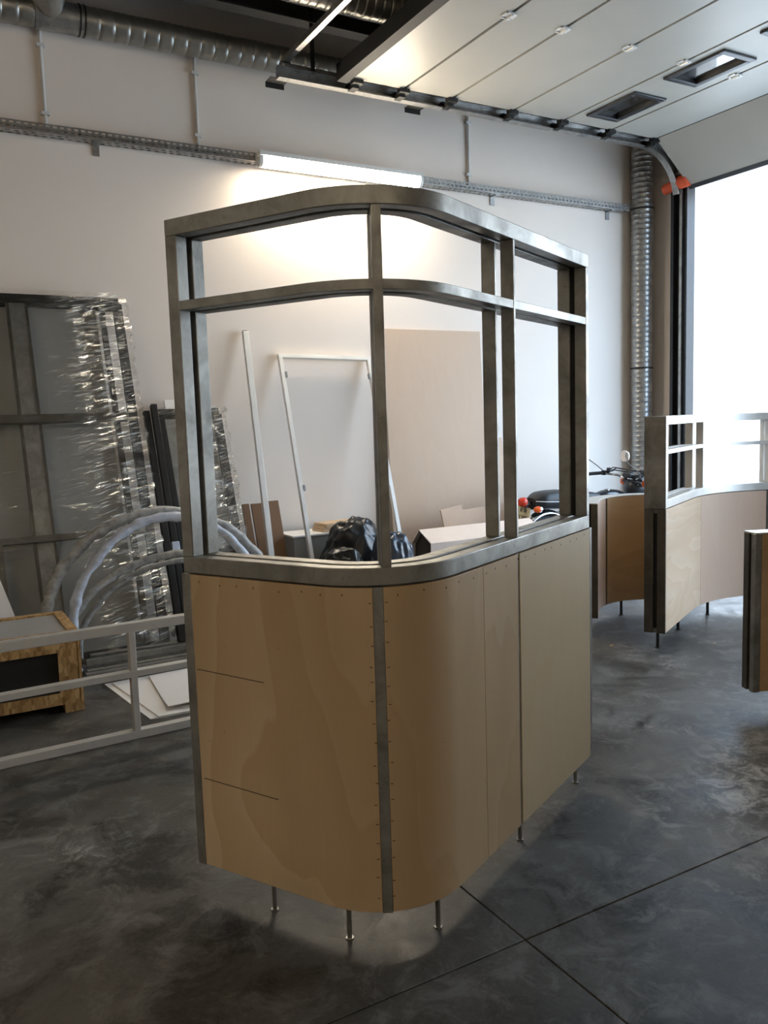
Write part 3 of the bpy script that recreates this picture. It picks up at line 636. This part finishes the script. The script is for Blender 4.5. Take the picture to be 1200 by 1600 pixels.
for i, (x, y, h, lb) in enumerate(((1.585, 5.86, 1.80, 'leftmost black steel bar leaning between the two wrapped stacks'), (1.645, 5.88, 1.84, 'middle black steel bar leaning between the two wrapped stacks'), (1.70, 5.86, 1.74, 'rightmost black steel bar leaning between the two wrapped stacks'))):
    r_ = lean('leaning_bar', lb, 'bar', (x, y, 0), 6.50, h, 'black bars between the wrapped stacks')
    lbar(r_, 'bar', -.024, .024, -.02, .03, 0, h, 'dark', .003)
    if i == 1: MB().box(-.03, .03, -.028, .036, .62, .74).build('film_tie', 'filmtube2', r_, .006, local=True)

# hoops wrapped in plastic
def hoop(label, cx, y_base, y_top, zc, r, rx, mat, tr_=.022, a0=-.25, a1=PI+.25, seed=0, leg=True):
    pts = []; n = 64
    for i in range(n+1):
        a = a1+(a0-a1)*i/n; x = cx+rx*math.cos(a); z = zc+r*math.sin(a)
        pts.append((x, 0, max(z, 0)))
    if leg: pts = [(pts[0][0], 0, .0)]+pts+[(pts[-1][0], 0, .0)]
    zt = zc+r; P = []
    for x, _, z in pts:
        y = y_base+(y_top-y_base)*max(z, 0)/zt; P.append((x+.006*math.sin(x*30+seed), y+.008*math.sin(z*9+seed), max(z, tr_)))
    P = [p for i, p in enumerate(P) if i == 0 or (Vector(p)-Vector(P[i-1])).length > .004]
    R = [tr_*(1+.28*noise.noise(Vector((p[0]*14, p[2]*14, seed)))+.12*math.sin(i*1.9)) for i, p in enumerate(P)]
    return tag(MB().tube(P, R, 14).build('wrapped_hoop', mat, None, 0, 80), label, 'tube', 'plastic wrapped hoops by the leaning bundles')
hoop('largest arched tube in frosted plastic, outermost of the hoops at left', 1.40, 5.46, 5.58, .22, .77, .79, 'filmtube', .036, seed=1)
hoop('arched tube in bluish white plastic, just inside the largest hoop', 1.43, 5.40, 5.50, .18, .78, .66, 'filmtube2', .031, seed=4)
hoop('lower arched tube in frosted plastic, upper of the two behind the black bars', 1.55, 5.60, 5.66, .10, .58, .80, 'filmtube', .027, seed=7)
hoop('lowest arched tube in frosted plastic behind the black bars', 1.60, 5.73, 5.80, .05, .555, .74, 'filmtube', .021, seed=9)

# ------------------------------------------------------------------ things leaning on the back wall
r_ = lean('leaning_pole', 'single white square pole leaning alone against the back wall', 'pole', (2.475, 6.20, 0), 6.85, 2.44); r_.rotation_euler.y = math.radians(1.9)
lbar(r_, 'pole', -.025, .025, -.02, .02, 0, 2.44, 'white', .003); lbar(r_, 'end_plug', -.022, .022, -.018, .018, 2.44, 2.446, 'rubber')
uf = lean('door_frame', 'white three-sided tube frame leaning against the back wall', 'frame', (3.27, 6.15, 0), 6.86, 2.27); uf.rotation_euler.y = math.radians(1.0)
lbar(uf, 'post', -.46, -.425, -.02, .02, 0, 2.235, 'white', .002); lbar(uf, 'post', .425, .46, -.02, .02, 0, 2.235, 'white', .002); lbar(uf, 'head_rail', -.46, .46, -.02, .02, 2.235, 2.27, 'white', .002)
for z in (1.02, 2.05):
    for x in (-.424, .406): MB().box(x, x+.018, -.024, .0, z, z+.05).build('hinge', 'galv', uf, local=True)
ps = lean('plywood_sheet', 'big pale plywood sheet leaning upright against the back wall', 'sheet', (4.49, 6.76, 0), 6.885, 2.42)
lbar(ps, 'sheet', -.565, .565, -.009, .009, 0, 2.42, 'plys', .001)
pk = lean('leaning_plank', 'narrow brown plank leaning beside the big plywood sheet', 'plank', (5.20, 6.66, 0), 6.87, 1.36); lbar(pk, 'plank', -.10, .10, -.012, .012, 0, 1.36, 'plys', .001)
for i, (x, y, w, h, lb) in enumerate(((2.43, 6.42, .062, .93, 'leftmost brown board behind the white pole'), (2.53, 6.41, .10, .93, 'middle brown board behind the white pole'), (2.67, 6.43, .12, .935, 'rightmost brown board, beside the grey box'))):
    q = lean('brown_board', lb, 'board', (x, y, 0), 6.72, h, 'brown boards at the foot of the wall'); lbar(q, 'board', -w/2, w/2, -.011, .011, 0, h, 'brown', .001)
gb = thing('grey_box', 'low grey box standing at the foot of the back wall', 'box', (3.12, 6.5, 0))
MB().box(2.76, 3.42, 6.47, 6.79, 0, .585).build('body', 'grey', gb, .003); MB().box(2.745, 3.435, 6.45, 6.80, .585, .60).build('lid', 'paper', gb, .002)
for i, (z, a, lb) in enumerate(((.612, .10, 'lower beige board lying on the grey box'), (.637, .04, 'middle beige board lying on the grey box'), (.662, .14, 'top beige board lying on the grey box'))):
    o = MB().obox((0, 0, 0), (.42, .20, .023)).build('beige_board', 'beige', None, .001); o.location = (3.25+.01*i, 6.60, z); o.rotation_euler = (0, 0, a); tag(o, lb, 'board', 'beige boards on the grey box')
def bag(label, c, r, mat, seed, flat=.0, neck=None):
    bm = bmesh.new(); bmesh.ops.create_icosphere(bm, subdivisions=5, radius=1)
    for v in bm.verts:
        p = v.co.copy(); d = noise.noise(p*1.4+Vector((seed, 0, 0)))*.22
        rg = 0
        for k, s_ in enumerate((2.2, 4.5, 9)): rg += (1-abs(noise.noise(Vector((p.x*s_*1.3, p.y*s_*1.3, p.z*s_*.8))+Vector((seed*3, k*7, 0))))*2)*(.085/(1+k*1.1))
        q = p*(1+d+rg)
        if neck and p.z > .6: q.z += (p.z-.6)*neck; q.x *= 1-(p.z-.6)*1.3; q.y *= 1-(p.z-.6)*1.3
        q = Vector((q.x*r[0], q.y*r[1], q.z*r[2])); q.z = max(q.z, -c[2]+.002*noise.noise(p*6)) if q.z < -c[2] else q.z
        v.co = q
    me = bpy.data.meshes.new('bin_bag'); bm.to_mesh(me); bm.free(); me.materials.append(M[mat]); me.polygons.foreach_set('use_smooth', [True]*len(me.polygons))
    o = bpy.data.objects.new('bin_bag', me); COL.objects.link(o); o.location = c; return tag(o, label, 'bag', 'filled bin bags by the wall')
bag('dull black bin bag on the left of the bag heap', (2.90, 5.83, .28), (.19, .14, .28), 'bagk', 2.1)
bag('tall black bin bag at the back of the bag heap', (3.22, 6.23, .36), (.28, .16, .35), 'bagk', 14.7)
bag('shiny blue-black bin bag on the right of the bag heap', (3.36, 5.83, .32), (.19, .15, .32), 'bagb', 9.2)
# long carton with an open dark end
cb = thing('long_carton', 'long pale gable-topped carton lying with its dark open end to the left', 'carton', (4.4, 6.04, 0))
prof_o = [(5.88, 0), (6.20, 0), (6.20, .47), (6.07, .60), (5.88, .50)]
for i in range(5):
    a, b = Vector(prof_o[i]), Vector(prof_o[(i+1) % 5]); n = Vector((-(b-a).y, (b-a).x)).normalized()*.008
    MB().prism([tuple(a), tuple(b), tuple(b+n), tuple(a+n)], 3.77, 5.0, 'x').build('carton_wall', 'card', cb)
MB().prism([(5.90, .02), (6.18, .02), (6.18, .455), (6.07, .575), (5.90, .485)], 3.80, 4.98, 'x').build('inside', 'carton_shade', cb)  # solid dark core paints the shade inside the hollow carton
for i, (x, z, w, h, a, lb) in enumerate(((4.40, .60, .24, .24, .42, 'small tilted plywood offcut standing behind the long carton'), (4.66, .585, .30, .20, .10, 'second plywood offcut behind the long carton, right of the tilted one'), (4.96, .60, .22, .22, -.05, 'third plywood offcut behind the long carton, farthest right'))):
    o = MB().box(-w/2, w/2, -.009, .009, -h/2-.45, h/2).build('plywood_offcut', 'plys', None, .001); o.location = (x, 6.46+.03*i, z); o.rotation_euler = (math.radians(-8), -a*.35, 0); tag(o, lb, 'offcut', 'plywood offcuts behind the carton')
    o.location.z = max(z, 0)
# floor scraps
for i, (x, y, a, lb) in enumerate(((3.97, 3.98, .4, 'dry leaf-like scrap on the floor nearest the far booth end'), (3.78, 4.22, 1.2, 'small scrap on the floor left of the far booth end'), (3.93, 4.35, 2.1, 'small scrap on the floor near the low concave counter'), (4.55, 3.62, .8, 'small scrap on the floor right of the far booth end'))):
    s_ = .028 if i == 0 else .016; mb = MB(); mb.v = [(-s_, 0, .001), (0, -s_*.5, .002), (s_, 0, .006), (0, s_*.5, .004), (-s_, 0, .003), (0, -s_*.5, .004), (s_, 0, .009), (0, s_*.5, .007)]
    mb.f = [(0, 3, 2, 1), (4, 5, 6, 7), (0, 1, 5, 4), (1, 2, 6, 5), (2, 3, 7, 6), (3, 0, 4, 7)]; o = mb.build('floor_scrap', 'leaf', None, 0, 0); o.location = (x, y, 0); o.rotation_euler.z = a; tag(o, lb, 'scrap', 'scraps on the floor')

# ------------------------------------------------------------------ motorbike (local x forward, z up)
mc = thing('motorbike', 'black motorbike with chrome fenders parked along the back wall', 'motorbike', (5.95, 6.27, 0), (math.radians(3), 0, 0))
def lp(name, mb, mat, parent=mc, smooth=50, bevel=0): return mb.build(name, mat, parent, bevel, smooth, local=True)
def wheel(x, r, w):
    pr = []
    for k in range(17): a = 2*PI*k/16; pr.append((r-w*.75+w*.75*math.cos(a), w*.6*math.sin(a)))
    t_ = lp('tyre', MB().lathe(pr, (x, 0, r), 'y', 40), 'rubber')
    lp('rim', MB().lathe([(r-w*1.5, -.03), (r-w*1.75, -.03), (r-w*1.75, .03), (r-w*1.5, .03), (r-w*1.5, -.03)], (x, 0, r), 'y', 36), 'chrome', t_)
    lp('hub', MB().lathe([(.02, -.07), (.045, -.05), (.03, 0), (.045, .05), (.02, .07)], (x, 0, r), 'y', 16), 'engine', t_)
    sp = MB()
    for k in range(20): a = 2*PI*k/20; b = a+(.25 if k % 2 else -.25); sp.tube([(x+.04*math.cos(b), .04*(-1)**k, r+.04*math.sin(b)), (x+(r-w*1.7)*math.cos(a), 0, r+(r-w*1.7)*math.sin(a))], .0022, 5)
    lp('spokes', sp, 'chrome', t_)
wheel(-.62, .30, .062); wheel(.80, .31, .05)
def fender(cx, r, a0, a1, w, zc):
    mb = MB(); n = 20
    for i in range(n+1):
        a = a0+(a1-a0)*i/n
        for k in range(7):
            b = -1+2*k/6; rr = r*(1-.10*b*b); mb.v.append((cx+rr*math.cos(a), b*w, zc+rr*math.sin(a)))
    for i in range(n):
        for k in range(6): o = i*7+k; mb.f.append((o, o+1, o+8, o+7))
    ob = mb; m = lp('fender', ob, 'chrome'); s = m.modifiers.new('thick', 'SOLIDIFY'); s.thickness = .003; return m
fender(-.62, .345, .5, 2.85, .075, .30); fender(.80, .345, .3, 2.3, .065, .31)
# seat
mb = MB(); n = 22
for i in range(n+1):
    u = i/n; x = -.80+u*.82; top = .80+.028*math.sin(min(1, u*3.2)*PI/2)*(1-u*.2)-.11*max(0, u-.45)**1.2-.03*(1-min(1, u*9))
    wd = .13*min(1, .55+u*4)*(1-.35*max(0, u-.6)); bot = .625+.03*(1-u)
    for k in range(12):
        a = 2*PI*k/12; cy = math.copysign(abs(math.cos(a))**.6, math.cos(a)); cz = math.copysign(abs(math.sin(a))**.6, math.sin(a))
        mb.v.append((x, wd*cy, (top+bot)/2+(top-bot)/2*cz))
for i in range(n):
    for k in range(12): l = (k+1) % 12; mb.f.append((i*12+k, i*12+l, (i+1)*12+l, (i+1)*12+k))
mb.f += [tuple(range(12)), tuple(reversed(range(n*12, n*12+12)))]
seat = lp('seat', mb, 'leather')
lp('piping', MB().tube([(-.80+u*.82, -.136*min(1, .6+u*4)*(1-.35*max(0, u-.6)), .745-.055*u) for u in [i/12 for i in range(13)]], .004, 6), 'piping', seat)
# tank
mb = MB(); n = 18
for i in range(n+1):
    u = i/n; x = -.04+u*.50; h = math.sin(PI*min(1, max(.02, u*.93+.05)))**.55
    for k in range(14): a = 2*PI*k/14; mb.v.append((x, .135*h*math.cos(a)*(.8+.2*u), .66+.03*u+.11*h*math.sin(a)))
for i in range(n):
    for k in range(14): l = (k+1) % 14; mb.f.append((i*14+k, i*14+l, (i+1)*14+l, (i+1)*14+k))
mb.f += [tuple(range(14)), tuple(reversed(range(n*14, n*14+14)))]
tk = lp('tank', mb, 'tank'); lp('filler_cap', MB().lathe([(.03, .77), (.03, .787), (.012, .792)], (.2, 0, 0), 'z', 16), 'chrome', tk)
# frame tubes
lp('frame', MB().tube([(-.45, .09, .58), (-.1, .09, .56), (.40, .03, .68), (.52, 0, .70)], .016).tube([(-.45, -.09, .58), (-.1, -.09, .56), (.40, -.03, .68), (.52, 0, .70)], .016).tube([(.50, 0, .66), (.42, 0, .25), (.1, 0, .17), (-.3, 0, .2), (-.35, 0, .56)], .018), 'black')
lp('swing_arm', MB().tube([(-.25, .10, .30), (-.62, .10, .30)], .016).tube([(-.25, -.10, .30), (-.62, -.10, .30)], .016), 'black')
for s in (-1, 1):
    sh = lp('shock_absorber', MB().tube([(-.60, s*.115, .32), (-.50, s*.115, .62)], .012), 'chrome')
    sp = [(-.60+.1*u+.026*math.cos(u*55), s*.115+.026*math.sin(u*55), .36+u*.22) for u in [i/90 for i in range(91)]]; lp('spring', MB().tube(sp, .005, 6), 'chrome', sh)
en = lp('engine', MB().obox((.08, 0, .33), (.36, .24, .22), (0, 0, 0)).lathe([(.10, -.15), (.11, -.13), (.11, .13), (.10, .15)], (-.06, 0, .32), 'y', 22), 'engine', bevel=.01)
fn = MB()
for k in range(8): fn.obox((.17+.007*k, 0, .44+.02*k), (.19, .21, .009), (0, -.25, 0))
lp('cylinder_fins', fn, 'engine', en); lp('side_cover', MB().obox((-.30, 0, .50), (.22, .24, .18)), 'black', mc, 40, .02)
lp('exhaust', MB().tube([(.28, -.07, .48), (.38, -.10, .40), (.36, -.13, .25), (.15, -.15, .20), (-.35, -.16, .24), (-.85, -.16, .28)], [.019, .019, .019, .02, .036, .038], 12), 'chrome')
# fork, headlight, bars
for s in (-1, 1):
    fk = lp('fork', MB().tube([(.80, s*.075, .31), (.66, s*.075, .60)], .024).tube([(.66, s*.075, .60), (.545, s*.075, .86)], .017), 'chrome')
for s in (-1, 1):
    for k, (dx, dz) in enumerate(((.0, .0), (.03, .02), (-.02, .03))): lp('cable', MB().tube([(.43, s*.27, .905), (.50+dx, s*.20, .95+dz), (.60+dx, s*.10, .93+dz), (.60, s*.03, .84)], .006, 8), 'rubber')
lp('instrument_cluster', MB().obox((.575, 0, .885), (.10, .24, .05), (0, .3, 0)).obox((.50, 0, .91), (.07, .10, .05), (0, .2, 0)), 'black', bevel=.012)
lp('yoke', MB().obox((.555, 0, .835), (.09, .20, .03), (0, .4, 0)).obox((.615, 0, .70), (.09, .20, .03), (0, .4, 0)), 'black', bevel=.006)
hl = lp('headlight', MB().lathe([(.02, -.13), (.075, -.11), (.105, -.05), (.112, .02)], (.62, 0, .775), 'x', 24), 'black')
lp('headlight_rim', MB().lathe([(.112, .02), (.118, .03), (.112, .045), (.10, .045)], (.62, 0, .775), 'x', 24), 'chrome', hl)
lp('headlight_lens', MB().lathe([(.10, .04), (.07, .055), (0, .062)], (.62, 0, .775), 'x', 24), 'mirrorglass', hl)
for s in (-1, 1): lp('gauge', MB().lathe([(.04, -.05), (.05, -.04), (.05, .012), (.044, .018), (0, .018)], (.56, s*.06, .90), 'z', 18), 'black')
hb = lp('handlebar', MB().tube([(.30, -.36, .905), (.40, -.30, .915), (.50, -.16, .90), (.53, -.08, .875), (.53, .08, .875), (.50, .16, .90), (.40, .30, .915), (.30, .36, .905)], .012, 10), 'chrome')
for s in (-1, 1):
    g = lp('grip', MB().tube([(.405, s*.297, .9155), (.31, s*.354, .9065), (.285, s*.369, .904)], .018, 12), 'rubber', hb)
    lp('lever', MB().tube([(.43, s*.27, .92), (.47, s*.30, .915), (.42, s*.36, .905)], .006, 8), 'galv', hb)
    lp('switch_block', MB().obox((.43, s*.28, .918), (.05, .05, .05), (0, 0, s*.5)), 'black', hb, 40, .008)
    lp('brake_reservoir', MB().lathe([(.026, .93), (.026, .968), (.02, .973)], (.46, s*.24, 0), 'z', 14), 'black', hb)
    st = lp('mirror_stem', MB().tube([(.43, s*.26, .92), (.32, s*.27, 1.0), (.155, s*.28, 1.10)], .005, 8), 'black', hb)
    if s < 0 or True:
        q = (.14, s*.285, 1.15); lp('mirror', MB().lathe([(.02, .02), (.056, .01), (.058, 0), (.054, -.004)], q, 'x', 26), 'chrome', hb); lp('mirror_glass', MB().lathe([(.054, -.004), (0, -.005)], q, 'x', 26), 'mirrorglass', hb)
    fs_ = lp('indicator_stalk', MB().tube([(.58, s*.08, .82), (.58, s*.13, .825)], .008, 8), 'chrome'); lp('indicator', MB().lathe([(.012, -.035), (.032, -.03), (.034, .01), (.02, .03), (0, .034)], (.60, s*.15, .83), 'x', 16), 'amber')
    lp('indicator_stalk', MB().tube([(-.80, s*.06, .675), (-.83, s*.15, .68)], .008, 8), 'chrome'); rr = lp('indicator', MB().lathe([(0, -.045), (.022, -.04), (.032, -.015), (.032, .01)], (-.84, s*.165, .68), 'x', 16), 'amber'); lp('indicator_cap', MB().lathe([(.032, .01), (.026, .035), (0, .045)], (-.84, s*.165, .68), 'x', 16), 'chrome', rr)
lp('tail_light', MB().lathe([(0, -.05), (.03, -.046), (.045, -.02), (.047, .02), (.04, .03)], (-.895, 0, .735), 'x', 20), 'red')
lp('tail_bracket', MB().obox((-.84, 0, .72), (.10, .05, .03)).obox((-.865, 0, .60), (.012, .06, .20)), 'black')
pl = lp('number_plate', MB().obox((-.885, 0, .612), (.004, .19, .145), (0, .10, 0)), 'plate')
def letters(txt, loc, size, mat, parent, rot):
    cu = bpy.data.curves.new('plate_text', 'FONT'); cu.body = txt; cu.size = size; cu.align_x = 'CENTER'; cu.align_y = 'CENTER'; cu.extrude = .0008
    t = bpy.data.objects.new('tmp', cu); COL.objects.link(t); dg = bpy.context.evaluated_depsgraph_get(); me = bpy.data.meshes.new_from_object(t.evaluated_get(dg)); bpy.data.objects.remove(t, do_unlink=True)
    o = bpy.data.objects.new('plate_text', me); COL.objects.link(o); me.materials.clear(); me.materials.append(M[mat]); o.parent = parent; o.location = loc; o.rotation_euler = rot; return o
letters('KR', (-.884, 0, .645), .085, 'ink', pl, (math.radians(90), 0, math.radians(-90))); letters('120S', (-.891, 0, .575), .075, 'ink', pl, (math.radians(90), 0, math.radians(-90)))
lp('kick_stand', MB().tube([(-.05, .10, .2), (-.02, .27, .016)], .009, 8), 'black')
